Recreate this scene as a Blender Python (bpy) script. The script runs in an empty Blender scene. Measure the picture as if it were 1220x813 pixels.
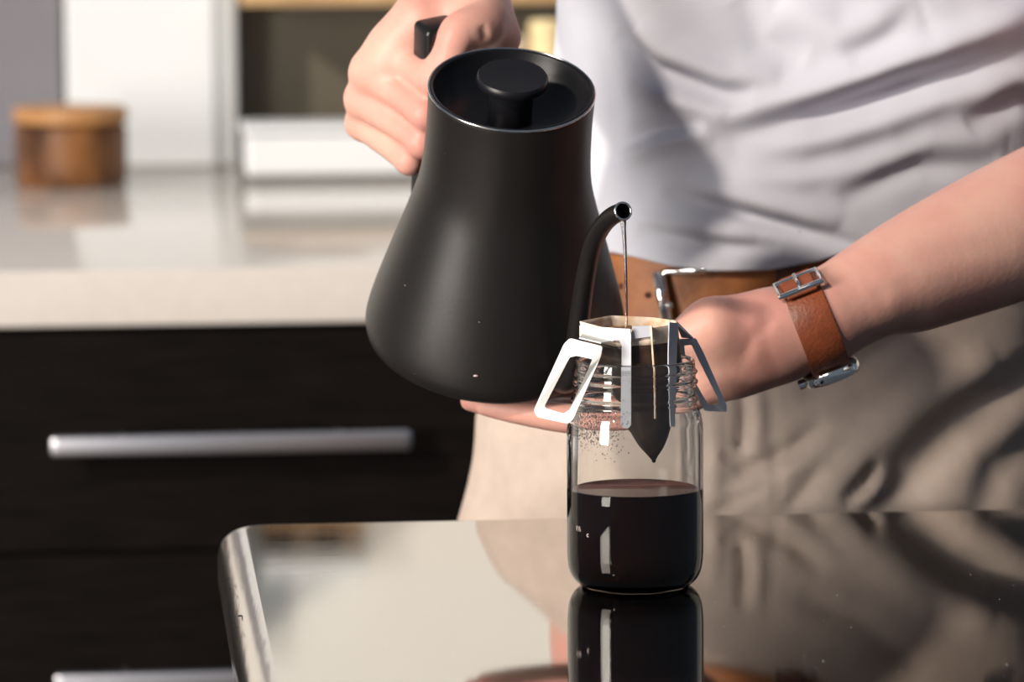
import bpy, bmesh, math, random
import numpy as np
from mathutils import Vector, Matrix, noise

random.seed(7)
S = bpy.context.scene
COL = S.collection
PI = math.pi

# ---------------------------------------------------------------- camera
FPX = 5356.0                       # focal length in pixels of the 1220x813 frame
CAM = np.array([0.0, -2.6, 1.347])
PITCH = math.atan(624.5 / FPX)
ROLL = math.radians(-0.35)
cd = bpy.data.cameras.new('camera')
cam = bpy.data.objects.new('camera', cd)
COL.objects.link(cam)
cam.location = CAM
_R = Matrix.Rotation(PI / 2 - PITCH, 3, 'X') @ Matrix.Rotation(ROLL, 3, 'Z')
cam.rotation_euler = _R.to_euler()
cd.sensor_width = 36.0
cd.lens = FPX / 1220 * 36
cd.clip_start = 0.05
cd.clip_end = 60
cd.dof.use_dof = True
cd.dof.focus_distance = 2.60
cd.dof.aperture_fstop = 8.0
S.camera = cam
RM = np.array(_R)


def P(px, py, Y):
    """World point on the vertical plane y = Y seen at pixel (px, py) of the photograph."""
    d = RM @ np.array([(px - 610) / FPX, -(py - 406.5) / FPX, -1.0])
    t = (Y - CAM[1]) / d[1]
    return CAM + d * t


def PZ(px, py, Z):
    d = RM @ np.array([(px - 610) / FPX, -(py - 406.5) / FPX, -1.0])
    return CAM + d * ((Z - CAM[2]) / d[2])


def proj(pts):
    q = (np.asarray(pts) - CAM) @ RM
    return np.stack([610 + FPX * q[..., 0] / -q[..., 2], 406.5 - FPX * q[..., 1] / -q[..., 2]], -1)


# ---------------------------------------------------------------- world, sun, lights, exposure
w = bpy.data.worlds.new('world')
S.world = w
w.use_nodes = True
bg = w.node_tree.nodes['Background']
bg.inputs[0].default_value = (0.66, 0.80, 1.0, 1)
bg.inputs[1].default_value = 0.17


def lamp(name, kind, energy, color, loc=(0, 0, 0), direction=None, **kw):
    l = bpy.data.lights.new(name, kind)
    l.energy = energy
    l.color = color
    for k, v in kw.items():
        setattr(l, k, v)
    o = bpy.data.objects.new(name, l)
    COL.objects.link(o)
    o.location = loc
    if direction is not None:
        o.rotation_euler = Vector(direction).to_track_quat('-Z', 'Y').to_euler()
    return o


lamp('sun', 'SUN', 2.6, (1.0, 0.88, 0.76), (-3, -3, 4), (0.57, 0.64, -0.46), angle=math.radians(3))
lamp('window_light', 'AREA', 106, (1.0, 0.92, 0.84), (-1.95, -1.45, 1.35), (1.95, 1.55, -0.28), shape='RECTANGLE', size=0.7, size_y=1.3)
lamp('wall_fill', 'AREA', 8, (1.0, 1.0, 0.97), (-0.4, 1.7, 2.3), (0, 0.75, -0.75), shape='RECTANGLE', size=3.0, size_y=0.3)  # unseen fill lamp, added to brighten the back wall and its whites
S.view_settings.view_transform = 'Standard'
S.view_settings.look = 'None'
S.view_settings.gamma = 1
S.view_settings.exposure = 0.0
S.cycles.max_bounces = 12
S.cycles.transmission_bounces = 12
S.cycles.transparent_max_bounces = 12
S.cycles.caustics_reflective = False
S.cycles.caustics_refractive = True
S.cycles.sample_clamp_indirect = 4.0

# ---------------------------------------------------------------- materials


def mat(name, col, rough=0.5, metal=0.0, spec=0.5, noise_amt=0.0, noise_scale=20, bump=0.0, bump_scale=200,
        trans=0.0, ior=1.45, sss=0.0, col2=None, stretch=(1, 1, 1), sheen=0.0, rough2=None, coat=0.0):
    m = bpy.data.materials.new(name)
    m.use_nodes = True
    nt = m.node_tree
    b = nt.nodes['Principled BSDF']
    b.inputs['Base Color'].default_value = (*col, 1)
    b.inputs['Roughness'].default_value = rough
    b.inputs['Metallic'].default_value = metal
    b.inputs['Specular IOR Level'].default_value = spec
    b.inputs['IOR'].default_value = ior
    b.inputs['Transmission Weight'].default_value = trans
    b.inputs['Coat Weight'].default_value = coat
    if sss:
        b.inputs['Subsurface Weight'].default_value = sss
        b.inputs['Subsurface Radius'].default_value = (1.0, 0.35, 0.2)
        b.inputs['Subsurface Scale'].default_value = 0.006
    if sheen:
        b.inputs['Sheen Weight'].default_value = sheen
    tc = nt.nodes.new('ShaderNodeTexCoord')
    mp = nt.nodes.new('ShaderNodeMapping')
    mp.inputs['Scale'].default_value = stretch
    nt.links.new(tc.outputs['Object'], mp.inputs[0])
    if noise_amt or col2 or rough2 is not None:
        n = nt.nodes.new('ShaderNodeTexNoise')
        n.inputs['Scale'].default_value = noise_scale
        n.inputs['Detail'].default_value = 5
        nt.links.new(mp.outputs[0], n.inputs['Vector'])
        if noise_amt or col2:
            mx = nt.nodes.new('ShaderNodeMix')
            mx.data_type = 'RGBA'
            c2 = col2 if col2 else tuple(max(0, c * (1 - noise_amt)) for c in col)
            mx.inputs[6].default_value = (*col, 1)
            mx.inputs[7].default_value = (*c2, 1)
            rp = nt.nodes.new('ShaderNodeMapRange')
            rp.inputs[1].default_value = 0.35
            rp.inputs[2].default_value = 0.65
            nt.links.new(n.outputs['Fac'], rp.inputs[0])
            nt.links.new(rp.outputs[0], mx.inputs[0])
            nt.links.new(mx.outputs[2], b.inputs['Base Color'])
        if rough2 is not None:
            rr = nt.nodes.new('ShaderNodeMapRange')
            rr.inputs[1].default_value = 0.3
            rr.inputs[2].default_value = 0.7
            rr.inputs[3].default_value = rough
            rr.inputs[4].default_value = rough2
            nt.links.new(n.outputs['Fac'], rr.inputs[0])
            nt.links.new(rr.outputs[0], b.inputs['Roughness'])
    if bump:
        n2 = nt.nodes.new('ShaderNodeTexNoise')
        n2.inputs['Scale'].default_value = bump_scale
        n2.inputs['Detail'].default_value = 4
        nt.links.new(mp.outputs[0], n2.inputs['Vector'])
        bp = nt.nodes.new('ShaderNodeBump')
        bp.inputs['Strength'].default_value = bump
        bp.inputs['Distance'].default_value = 0.001
        nt.links.new(n2.outputs['Fac'], bp.inputs['Height'])
        nt.links.new(bp.outputs[0], b.inputs['Normal'])
    return m


def weave(m, scale=900, strength=0.25):
    nt = m.node_tree
    b = nt.nodes['Principled BSDF']
    tc = nt.nodes.new('ShaderNodeTexCoord')
    last = None
    for rot in ('X', 'Z'):
        wv = nt.nodes.new('ShaderNodeTexWave')
        wv.bands_direction = rot
        wv.inputs['Scale'].default_value = scale
        nt.links.new(tc.outputs['Object'], wv.inputs['Vector'])
        bp = nt.nodes.new('ShaderNodeBump')
        bp.inputs['Strength'].default_value = strength
        bp.inputs['Distance'].default_value = 0.0004
        nt.links.new(wv.outputs['Fac'], bp.inputs['Height'])
        if last:
            nt.links.new(last.outputs[0], bp.inputs['Normal'])
        last = bp
    nt.links.new(last.outputs[0], b.inputs['Normal'])


M = {}
M['kettle'] = mat('matte_black', (0.007, 0.006, 0.006), 0.37, spec=0.5, bump=0.12, bump_scale=1800)
M['kettle_lid'] = mat('satin_black', (0.006, 0.006, 0.008), 0.36, spec=0.4, bump=0.1, bump_scale=1800)
M['grip'] = mat('grip_black', (0.008, 0.008, 0.008), 0.30, spec=0.5)
M['steel'] = mat('polished_steel', (0.75, 0.74, 0.72), 0.16, metal=1)
M['chrome'] = mat('chrome', (0.85, 0.84, 0.82), 0.12, metal=1)
M['top'] = mat('steel_worktop', (0.47, 0.46, 0.435), 0.025, metal=1, rough2=0.055, noise_scale=9, stretch=(1, 12, 1), bump=0.01, bump_scale=30)
M['top_edge'] = mat('steel_edge', (0.50, 0.47, 0.44), 0.16, metal=1, bump=0.5, bump_scale=90, stretch=(1, 0.08, 1))
M['island_body'] = mat('island_body', (0.012, 0.010, 0.010), 0.5)
M['counter'] = mat('white_quartz', (0.64, 0.60, 0.565), 0.10, noise_amt=0.04, noise_scale=60)
M['drawer'] = mat('espresso_wood', (0.0035, 0.0026, 0.0024), 0.5, spec=0.08, col2=(0.007, 0.005, 0.0045), noise_scale=14, stretch=(1, 1, 10))
M['carcass'] = mat('carcass_black', (0.006, 0.005, 0.005), 0.7, spec=0.2)
M['alu'] = mat('brushed_aluminium', (0.78, 0.78, 0.84), 0.32, metal=1)
M['white'] = mat('white_lacquer', (0.76, 0.79, 0.81), 0.3, noise_amt=0.02, noise_scale=5)
M['greywall'] = mat('grey_paint', (0.20, 0.195, 0.22), 0.8, noise_amt=0.08, noise_scale=6)
M['palegrey'] = mat('pale_grey_metal', (0.50, 0.52, 0.52), 0.4)
M['wallwhite'] = mat('white_paint', (0.84, 0.82, 0.77), 0.7, noise_amt=0.03, noise_scale=4)
M['darkglass'] = mat('dark_glass', (0.14, 0.125, 0.095), 0.30, spec=0.35, noise_amt=0.15, noise_scale=4)
M['oak'] = mat('oak_shelf', (0.58, 0.38, 0.19), 0.5, col2=(0.42, 0.25, 0.11), noise_scale=12, stretch=(1, 8, 8))
M['acacia'] = mat('acacia_side', (0.23, 0.092, 0.026), 0.45, col2=(0.04, 0.014, 0.006), noise_scale=11, stretch=(2.2, 2.2, 0.8))
M['acacia_top'] = mat('acacia_top', (0.50, 0.26, 0.10), 0.45, col2=(0.34, 0.16, 0.06), noise_scale=14, stretch=(1, 6, 6))
M['cream'] = mat('cream_enamel', (0.80, 0.66, 0.36), 0.35)
M['stone'] = mat('travertine', (0.62, 0.52, 0.42), 0.6, noise_amt=0.2, noise_scale=20)
M['floor'] = mat('floor_tile', (0.10, 0.085, 0.075), 0.5, noise_amt=0.2, noise_scale=5)
M['skin'] = mat('skin', (0.60, 0.35, 0.28), 0.48, spec=0.35, sss=0.3, col2=(0.54, 0.26, 0.215), noise_scale=16, bump=0.18, bump_scale=260)
M['shirt'] = mat('white_cotton', (0.645, 0.66, 0.735), 0.9, spec=0.1, noise_amt=0.03, noise_scale=40)
weave(M['shirt'], 700, 0.15)
M['pants'] = mat('khaki_twill', (0.49, 0.405, 0.35), 0.9, spec=0.1, noise_amt=0.10, noise_scale=60)
weave(M['pants'], 500, 0.3)
M['belt'] = mat('tan_leather', (0.36, 0.12, 0.028), 0.5, noise_amt=0.45, noise_scale=35, bump=0.4, bump_scale=300)
M['belt_dark'] = mat('dark_brown_leather', (0.10, 0.035, 0.018), 0.5, noise_amt=0.3, noise_scale=50)
M['stitch'] = mat('thread', (0.30, 0.26, 0.21), 0.9)
M['strap'] = mat('cognac_leather', (0.24, 0.058, 0.020), 0.45, noise_amt=0.35, noise_scale=80, bump=0.4, bump_scale=500)
M['dial'] = mat('watch_dial', (0.02, 0.02, 0.03), 0.1)
M['glass'] = mat('jar_glass', (0.97, 0.985, 0.975), 0.0, trans=1.0, ior=1.46)
M['water'] = mat('water', (1, 1, 1), 0.0, trans=1.0, ior=1.33)
M['coffee'] = mat('coffee', (0.006, 0.002, 0.001), 0.04, spec=0.3, ior=1.34)
M['coffee_top_reflection'] = mat('coffee_surface', (0.115, 0.040, 0.026), 0.18, spec=0.12, ior=1.34)  # brown base colour stands in for the reflection on the black coffee
M['foam'] = mat('coffee_bloom', (0.50, 0.29, 0.14), 0.8, col2=(0.12, 0.05, 0.02), noise_scale=160, bump=1.0, bump_scale=300)
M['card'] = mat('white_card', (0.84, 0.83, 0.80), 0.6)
M['card_grey'] = mat('grey_card', (0.55, 0.56, 0.62), 0.5)  # the white card in a grey-blue tone
M['filter_wet'] = mat('wet_filter', (0.020, 0.014, 0.012), 0.4, col2=(0.05, 0.028, 0.018), noise_scale=90, spec=0.4)
M['filter_tan'] = mat('tan_filter', (0.60, 0.40, 0.24), 0.8, col2=(0.78, 0.68, 0.58), noise_scale=110)
M['print'] = mat('jar_marks', (0.55, 0.45, 0.42), 0.5)
M['speck'] = mat('speck', (0.55, 0.42, 0.42), 0.4)
M['black'] = mat('black', (0.004, 0.004, 0.004), 0.6)
M['hair'] = mat('hair', (0.06, 0.035, 0.02), 0.6)

# ---------------------------------------------------------------- object helpers


def link(name, me, parent=None, material=None, smooth=False, kind=None, label=None):
    o = bpy.data.objects.new(name, me)
    COL.objects.link(o)
    if material is not None and not me.materials:
        me.materials.append(M[material] if isinstance(material, str) else material)
    if smooth:
        me.polygons.foreach_set('use_smooth', [True] * len(me.polygons))
    if parent:
        o.parent = parent
        o.matrix_parent_inverse = parent.matrix_world.inverted()
    if kind:
        o['kind'] = kind
    if label:
        o['label'] = label
    return o


def empty(name, loc, label, cat, group=None):
    o = bpy.data.objects.new(name, None)
    COL.objects.link(o)
    o.location = loc
    o.empty_display_size = 0.05
    o.matrix_world = Matrix.Translation(Vector(loc))
    o['label'] = label
    o['category'] = cat
    if group:
        o['group'] = group
    return o


def mesh(name, v, f):
    me = bpy.data.meshes.new(name)
    me.from_pydata([tuple(map(float, p)) for p in v], [], [tuple(int(i) for i in q) for q in f])
    me.update()
    return me


def fix(me):
    bm = bmesh.new()
    bm.from_mesh(me)
    bmesh.ops.recalc_face_normals(bm, faces=bm.faces)
    bm.to_mesh(me)
    bm.free()
    return me


def lathe(name, prof, n=96, closed=False, mtx=None, caps=True):
    """prof: list of (r, z). closed joins last to first."""
    v, f = [], []
    k = len(prof)
    for i in range(n):
        a = 2 * PI * i / n
        for r, z in prof:
            v.append((r * math.cos(a), r * math.sin(a), z))
    for i in range(n):
        j = (i + 1) % n
        for q in range(k - (0 if closed else 1)):
            p = (q + 1) % k
            f.append((i * k + q, j * k + q, j * k + p, i * k + p))
    me = mesh(name, v, f)
    bm = bmesh.new()
    bm.from_mesh(me)
    bmesh.ops.remove_doubles(bm, verts=bm.verts, dist=1e-6)
    bmesh.ops.recalc_face_normals(bm, faces=bm.faces)
    if mtx is not None:
        bm.transform(mtx)
    bm.to_mesh(me)
    bm.free()
    return me


def smooth_prof(pts, n=6):
    """Catmull-Rom through the points."""
    pts = [np.array(p, float) for p in pts]
    out = []
    for i in range(len(pts) - 1):
        p0 = pts[max(i - 1, 0)]
        p1, p2 = pts[i], pts[i + 1]
        p3 = pts[min(i + 2, len(pts) - 1)]
        for s in range(n):
            t = s / n
            out.append(0.5 * ((2 * p1) + (-p0 + p2) * t + (2 * p0 - 5 * p1 + 4 * p2 - p3) * t * t + (-p0 + 3 * p1 - 3 * p2 + p3) * t ** 3))
    out.append(pts[-1])
    return [tuple(p) for p in out]


def tube(name, pts, rad, n=16, cap=True, hollow=None, squash=1.0):
    """Tube through points; rad is a number or list; hollow = wall thickness at the end (open tip)."""
    pts = [np.array(p, float) for p in pts]
    if not hasattr(rad, '__len__'):
        rad = [rad] * len(pts)
    v, f = [], []
    up = None
    for i, p in enumerate(pts):
        t = pts[min(i + 1, len(pts) - 1)] - pts[max(i - 1, 0)]
        t /= np.linalg.norm(t)
        if up is None:
            up = np.array([0, 0, 1.0]) if abs(t[2]) < 0.9 else np.array([1.0, 0, 0])
        a = up - t * np.dot(up, t)
        a /= np.linalg.norm(a)
        b = np.cross(t, a)
        up = a
        for k in range(n):
            th = 2 * PI * k / n
            v.append(p + rad[i] * (a * math.cos(th) * squash + b * math.sin(th)))
    for i in range(len(pts) - 1):
        for k in range(n):
            l = (k + 1) % n
            f.append((i * n + k, i * n + l, (i + 1) * n + l, (i + 1) * n + k))
    if cap:
        f.append(tuple(range(n))[::-1])
        if not hollow:
            f.append(tuple(range((len(pts) - 1) * n, len(pts) * n)))
    me = mesh(name, v, f)
    return fix(me)


def box(name, size, center, bevel=0.0, seg=3, mtx=None):
    bm = bmesh.new()
    bmesh.ops.create_cube(bm, size=1)
    bm.transform(Matrix.Diagonal((*size, 1)))
    if bevel:
        bmesh.ops.bevel(bm, geom=list(bm.edges), offset=bevel, segments=seg, profile=0.5, affect='EDGES')
    bm.transform(Matrix.Translation(Vector(center)))
    if mtx is not None:
        bm.transform(mtx)
    me = bpy.data.meshes.new(name)
    bm.to_mesh(me)
    bm.free()
    return me


def plate(name, outline, thick, normal_dir, holes=None, bevel=0.0):
    """Flat plate from a 3D outline (list of points), thickened along normal_dir; hole = inner outline with equal count."""
    nd = np.array(normal_dir, float)
    nd /= np.linalg.norm(nd)
    a = [np.array(p, float) for p in outline]
    k = len(a)
    v, f = [], []
    if holes is None:
        for s in (-0.5, 0.5):
            v += [p + nd * thick * s for p in a]
        f.append(tuple(range(k))[::-1])
        f.append(tuple(range(k, 2 * k)))
        for i in range(k):
            j = (i + 1) % k
            f.append((i, j, k + j, k + i))
    else:
        h = [np.array(p, float) for p in holes]
        for s in (-0.5, 0.5):
            v += [p + nd * thick * s for p in a]
            v += [p + nd * thick * s for p in h]
        for i in range(k):
            j = (i + 1) % k
            f.append((i, k + i, k + j, j))
            f.append((2 * k + i, 2 * k + j, 3 * k + j, 3 * k + i))
            f.append((i, j, 2 * k + j, 2 * k + i))
            f.append((k + i, 3 * k + i, 3 * k + j, k + j))
    me = fix(mesh(name, v, f))
    if bevel:
        bm = bmesh.new()
        bm.from_mesh(me)
        es = [e for e in bm.edges if len(e.link_faces) == 2 and e.calc_face_angle(0) > 1.0]
        bmesh.ops.bevel(bm, geom=es, offset=bevel, segments=2, affect='EDGES')
        bm.to_mesh(me)
        bm.free()
    return me


def autosmooth(o, ang=40):
    me = o.data
    me.polygons.foreach_set('use_smooth', [True] * len(me.polygons))
    bm = bmesh.new()
    bm.from_mesh(me)
    for e in bm.edges:
        if len(e.link_faces) == 2 and e.calc_face_angle(0) > math.radians(ang):
            e.smooth = False
    bm.to_mesh(me)
    bm.free()


# ---------------------------------------------------------------- implicit surfaces (for body and cloth)
class Field:
    def __init__(self, xs, ys, zs):
        self.ax = [np.asarray(a, np.float64) for a in (xs, ys, zs)]
        self.g = np.full([len(a) for a in self.ax], 0.05, np.float32)

    def sl(self, lo, hi):
        return tuple(slice(max(0, np.searchsorted(a, l) - 1), min(len(a), np.searchsorted(a, h) + 1)) for a, l, h in zip(self.ax, lo, hi))

    def blend(self, lo, hi, fn, k, cut=False):
        s = self.sl(lo, hi)
        X, Y, Z = np.meshgrid(*[a[q] for a, q in zip(self.ax, s)], indexing='ij', sparse=True)
        if 0 in (X.size, Y.size, Z.size):
            return
        d = fn(X, Y, Z).astype(np.float32)
        g = self.g[s]
        if cut:
            d = -d
            h = np.maximum(k - np.abs(g - d), 0) / k
            self.g[s] = np.maximum(g, d) + h * h * k * 0.25
        else:
            h = np.maximum(k - np.abs(g - d), 0) / k
            self.g[s] = np.minimum(g, d) - h * h * k * 0.25

    def cap(self, a, b, ra, rb, k=0.006, cut=False, flat=None, squash=1.0):
        a, b = np.array(a, float), np.array(b, float)
        m = max(ra, rb) * max(1, squash) + k + 0.012
        lo, hi = np.minimum(a, b) - m, np.maximum(a, b) + m
        ab = b - a
        L = max(ab @ ab, 1e-12)

        def fn(X, Y, Z):
            t = np.clip(((X - a[0]) * ab[0] + (Y - a[1]) * ab[1] + (Z - a[2]) * ab[2]) / L, 0, 1)
            dx, dy, dz = X - (a[0] + t * ab[0]), Y - (a[1] + t * ab[1]), Z - (a[2] + t * ab[2])
            if flat is not None:   # flatten along direction: distances along it count more
                n = np.array(flat, float)
                n /= np.linalg.norm(n)
                q = dx * n[0] + dy * n[1] + dz * n[2]
                e = (1 / squash ** 2 - 1)
                return np.sqrt(np.maximum(dx * dx + dy * dy + dz * dz + e * q * q, 0)) - (ra + t * (rb - ra))
            return np.sqrt(dx * dx + dy * dy + dz * dz) - (ra + t * (rb - ra))
        self.blend(lo, hi, fn, k, cut)

    def chain(self, pts, rad, k=0.006, k0=None, **kw):
        # one smooth limb: a Catmull-Rom centre line with hard-joined tapered pieces, blended once into the body
        q = [(*p, r_) for p, r_ in zip(pts, rad)]
        if len(q) > 2:
            q = smooth_prof(q, 5)
        q = np.array(q, float)
        P_, R_ = q[:, :3], q[:, 3]
        kk = k0 or k
        m = R_.max() + kk + .012

        def fn(X, Y, Z):
            out = None
            for i in range(len(P_) - 1):
                ab = P_[i + 1] - P_[i]
                L = max(ab @ ab, 1e-12)
                t = np.clip(((X - P_[i, 0]) * ab[0] + (Y - P_[i, 1]) * ab[1] + (Z - P_[i, 2]) * ab[2]) / L, 0, 1)
                d = np.sqrt((X - P_[i, 0] - t * ab[0]) ** 2 + (Y - P_[i, 1] - t * ab[1]) ** 2 + (Z - P_[i, 2] - t * ab[2]) ** 2) - (R_[i] + t * (R_[i + 1] - R_[i]))
                out = d if out is None else np.minimum(out, d)
            return out
        self.blend(P_.min(0) - m, P_.max(0) + m, fn, kk)

    def mesh(self, name):
        g = self.g
        ax = self.ax
        ins = g < 0
        c = np.zeros([s - 1 for s in g.shape], np.uint8)
        for dx in (0, 1):
            for dy in (0, 1):
                for dz in (0, 1):
                    c += ins[dx:g.shape[0] - 1 + dx, dy:g.shape[1] - 1 + dy, dz:g.shape[2] - 1 + dz]
        cells = np.argwhere((c > 0) & (c < 8))
        idx = -np.ones(c.shape, np.int64)
        idx[tuple(cells.T)] = np.arange(len(cells))
        acc = np.zeros((len(cells), 3))
        cnt = np.zeros(len(cells))
        i, j, k = cells.T
        for axn in range(3):
            for u in (0, 1):
                for v in (0, 1):
                    o0 = [0, 0, 0]
                    oth = [q for q in range(3) if q != axn]
                    o0[oth[0]], o0[oth[1]] = u, v
                    o1 = list(o0)
                    o1[axn] = 1
                    A = g[i + o0[0], j + o0[1], k + o0[2]]
                    B = g[i + o1[0], j + o1[1], k + o1[2]]
                    m = (A < 0) != (B < 0)
                    t = np.where(m, A / np.where(m, A - B, 1), 0)
                    p0 = np.stack([ax[q][cells[:, q] + o0[q]] for q in range(3)], 1)
                    p1 = np.stack([ax[q][cells[:, q] + o1[q]] for q in range(3)], 1)
                    pt = p0 + (p1 - p0) * t[:, None]
                    acc += pt * m[:, None]
                    cnt += m
        V = acc / cnt[:, None]
        F = []
        for axn in range(3):
            sl0 = [slice(None)] * 3
            sl1 = [slice(None)] * 3
            sl0[axn] = slice(0, -1)
            sl1[axn] = slice(1, None)
            a, b = ins[tuple(sl0)], ins[tuple(sl1)]
            e = np.argwhere(a != b)
            oth = [(axn + 1) % 3, (axn + 2) % 3]
            ok = np.ones(len(e), bool)
            for q in oth:
                ok &= (e[:, q] > 0) & (e[:, q] < g.shape[q] - 1)
            e = e[ok]
            flip = ins[tuple(e.T)]
            qs = []
            for du, dv in ((-1, -1), (0, -1), (0, 0), (-1, 0)):
                cc = e.copy()
                cc[:, oth[0]] += du
                cc[:, oth[1]] += dv
                qs.append(idx[tuple(cc.T)])
            q = np.stack(qs, 1)
            q[~flip] = q[~flip][:, ::-1]
            F.append(q)
        F = np.concatenate(F)
        return V, F


def axis(*segs):
    """segs: (start, step) ... end"""
    out = []
    for i in range(0, len(segs) - 2, 2):
        out.append(np.arange(segs[i], segs[i + 2] - 1e-9, segs[i + 1]))
    out.append(np.array([segs[-1]]))
    return np.concatenate(out)


def np_mesh(name, V, F):
    me = bpy.data.meshes.new(name)
    me.vertices.add(len(V))
    me.vertices.foreach_set('co', np.asarray(V, np.float32).ravel())
    me.loops.add(F.size)
    me.loops.foreach_set('vertex_index', F.ravel().astype(np.int32))
    me.polygons.add(len(F))
    me.polygons.foreach_set('loop_start', (np.arange(len(F)) * F.shape[1]).astype(np.int32))
    me.update(calc_edges=True)
    me.validate()
    return me


def relax(V, F, it=2, lam=0.5):
    e = np.concatenate([F[:, [a, (a + 1) % 4]] for a in range(4)])
    for _ in range(it):
        acc = np.zeros_like(V)
        cnt = np.zeros(len(V))
        np.add.at(acc, e[:, 0], V[e[:, 1]])
        np.add.at(cnt, e[:, 0], 1)
        V = V + lam * (acc / np.maximum(cnt, 1)[:, None] - V)
    return V


def fold_field(uv, folds):
    """Sum of ridges (+) and valleys (-) along polylines given as (points, amplitude, width)."""
    out = np.zeros(len(uv))
    for pts, amp, wd in folds:
        pts = np.array(pts, float)
        seg = np.linalg.norm(np.diff(pts, axis=0), axis=1)
        cum = np.concatenate([[0], np.cumsum(seg)])
        best = np.full(len(uv), 1e9)
        bt = np.zeros(len(uv))
        for i in range(len(pts) - 1):
            ab = pts[i + 1] - pts[i]
            t = np.clip(((uv - pts[i]) @ ab) / (ab @ ab), 0, 1)
            d = np.linalg.norm(uv - (pts[i] + t[:, None] * ab), axis=1)
            m = d < best
            best[m] = d[m]
            bt[m] = (cum[i] + t[m] * seg[i]) / cum[-1]
        taper = np.sin(np.clip(bt, 0, 1) * PI) ** 0.6
        taper = np.maximum(taper, 0.0)
        out += amp * np.exp(-(best / wd) ** 2) * taper
    return out


ROOM = Matrix.Rotation(math.radians(5.2), 4, 'Z')   # the kitchen runs are turned a little to the camera


def RP(p):
    return ROOM @ Vector(p)


def rlocal(p):
    return ROOM.inverted() @ Vector(tuple(p))


# ================================================================ SETTING
fl = link('floor', box('floor', (9, 9, 0.04), (0, 1.5, -0.02), mtx=ROOM), material='floor', kind='structure')

CZ = 0.945                                         # worktop height of the counter at the back
cf = rlocal(PZ(200, 321, CZ))                      # counter front edge
cy0 = cf.y
cb = rlocal(PZ(200, 200, CZ)).y + 0.12
WALLY = cb + 0.02
link('wall_back', box('wall_back', (9, 0.12, 2.7), (0, WALLY + 0.06, 1.35), mtx=ROOM), material='wallwhite', kind='structure')

# back counter: a base cabinet run with drawers, worktop apart
wt = link('worktop', box('worktop', (4.6, cb - cy0, 0.051), (0.2, (cy0 + cb) / 2, CZ - 0.0255), bevel=0.003, mtx=ROOM), material='counter')
autosmooth(wt)
wt['label'] = 'thick white stone worktop on the dark drawers behind'
wt['category'] = 'worktop'

dx0 = rlocal(P(55, 525, 1.42)).x
drawer_w = 0.62


def base_unit(xc, label):
    t = empty('drawer_unit', RP((xc, (cy0 + cb) / 2, 0)), label, 'cabinet', None)
    fy = cy0 + 0.012
    link('carcass', box('carcass', (drawer_w - 0.002, cb - fy - 0.02, 0.79), (xc, (fy + 0.02 + cb) / 2, 0.10 + 0.395), mtx=ROOM), t, 'carcass')
    link('plinth', box('plinth', (drawer_w - 0.002, cb - fy - 0.1, 0.10), (xc, (fy + 0.08 + cb) / 2, 0.05), mtx=ROOM), t, 'carcass')
    z = CZ - 0.051 - 0.003
    for h in (0.205, 0.275, 0.295):
        d = link('drawer', box('drawer', (drawer_w - 0.005, 0.02, h - 0.004), (xc, fy + 0.01, z - h / 2), bevel=0.0015, mtx=ROOM), t, 'drawer')
        hz = z - (0.102 if h < .25 else 0.113)
        L = 0.325
        bar = link('handle', box('handle', (L, 0.012, 0.0185), (xc, fy - 0.032, hz), bevel=0.0045, seg=4, mtx=ROOM), d, 'alu')
        autosmooth(bar)
        for s in (-1, 1):
            link('handle_post', tube('handle_post', [RP((xc + s * 0.098, fy, hz + 0.002)), RP((xc + s * 0.098, fy - 0.03, hz + 0.002))], 0.0045, 12), d, 'alu', smooth=False)
        z -= h
    return t


hc = (rlocal(P(276, 523, 1.40)).x)
base_unit(hc, 'dark drawer unit with long silver bar handles beside the trousers')
base_unit(hc - drawer_w, 'dark drawer unit past the joint beyond the silver-handled fronts, under the wooden canister')
base_unit(hc + drawer_w, 'dark drawer unit hidden behind the standing person')
base_unit(hc + 2 * drawer_w, 'dark drawer unit at the far end behind the arm with the watch')


# things on the counter
def CP(px, py):                                    # a point on the counter top in room coordinates
    q = rlocal(PZ(px, py, CZ))
    return q


# grey panel at far left (end panel of a tall unit)
def slab(px0, px1, py_top, yb, thick, name, material, parent=None, bevel=0.004, z0=CZ, lab=None, cat=None):
    """upright slab: front face at room depth yb, spanning pixel columns, top at pixel row py_top"""
    wy = RP((rlocal(P((px0 + px1) / 2, 150, 2.3)).x, yb, 0)).y
    a = rlocal(P(px0, 150, wy))
    b = rlocal(P(px1, 150, wy))
    zt = P((px0 + px1) / 2, py_top, wy)[2]
    o = link(name, box(name, (b.x - a.x, thick, zt - z0), ((a.x + b.x) / 2, yb + thick / 2, (z0 + zt) / 2), bevel=bevel, mtx=ROOM), parent, material)
    if lab:
        o['label'] = lab
        o['category'] = cat
    return o


yA = CP(170, 199).y
t = empty('tall_cabinet', RP((CP(170, 199).x, yA, CZ)), 'tall white cabinet standing on the worktop behind the wooden canister', 'cabinet')
slab(80, 258, -330, yA, 0.02, 'door', 'white', t)
slab(258, 266, -330, yA + 0.004, 0.016, 'door_gap', 'palegrey', t)
slab(266, 284, -330, yA - 0.004, 0.03, 'side_frame', 'palegrey', t)
slab(82, 282, -328, yA + 0.021, 0.10, 'body', 'white', t)
slab(-140, 76, -400, yA + 0.03, 0.06, 'grey_panel', 'greywall', None, lab='blue-grey panel standing left of the white cabinet', cat='panel')

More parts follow.
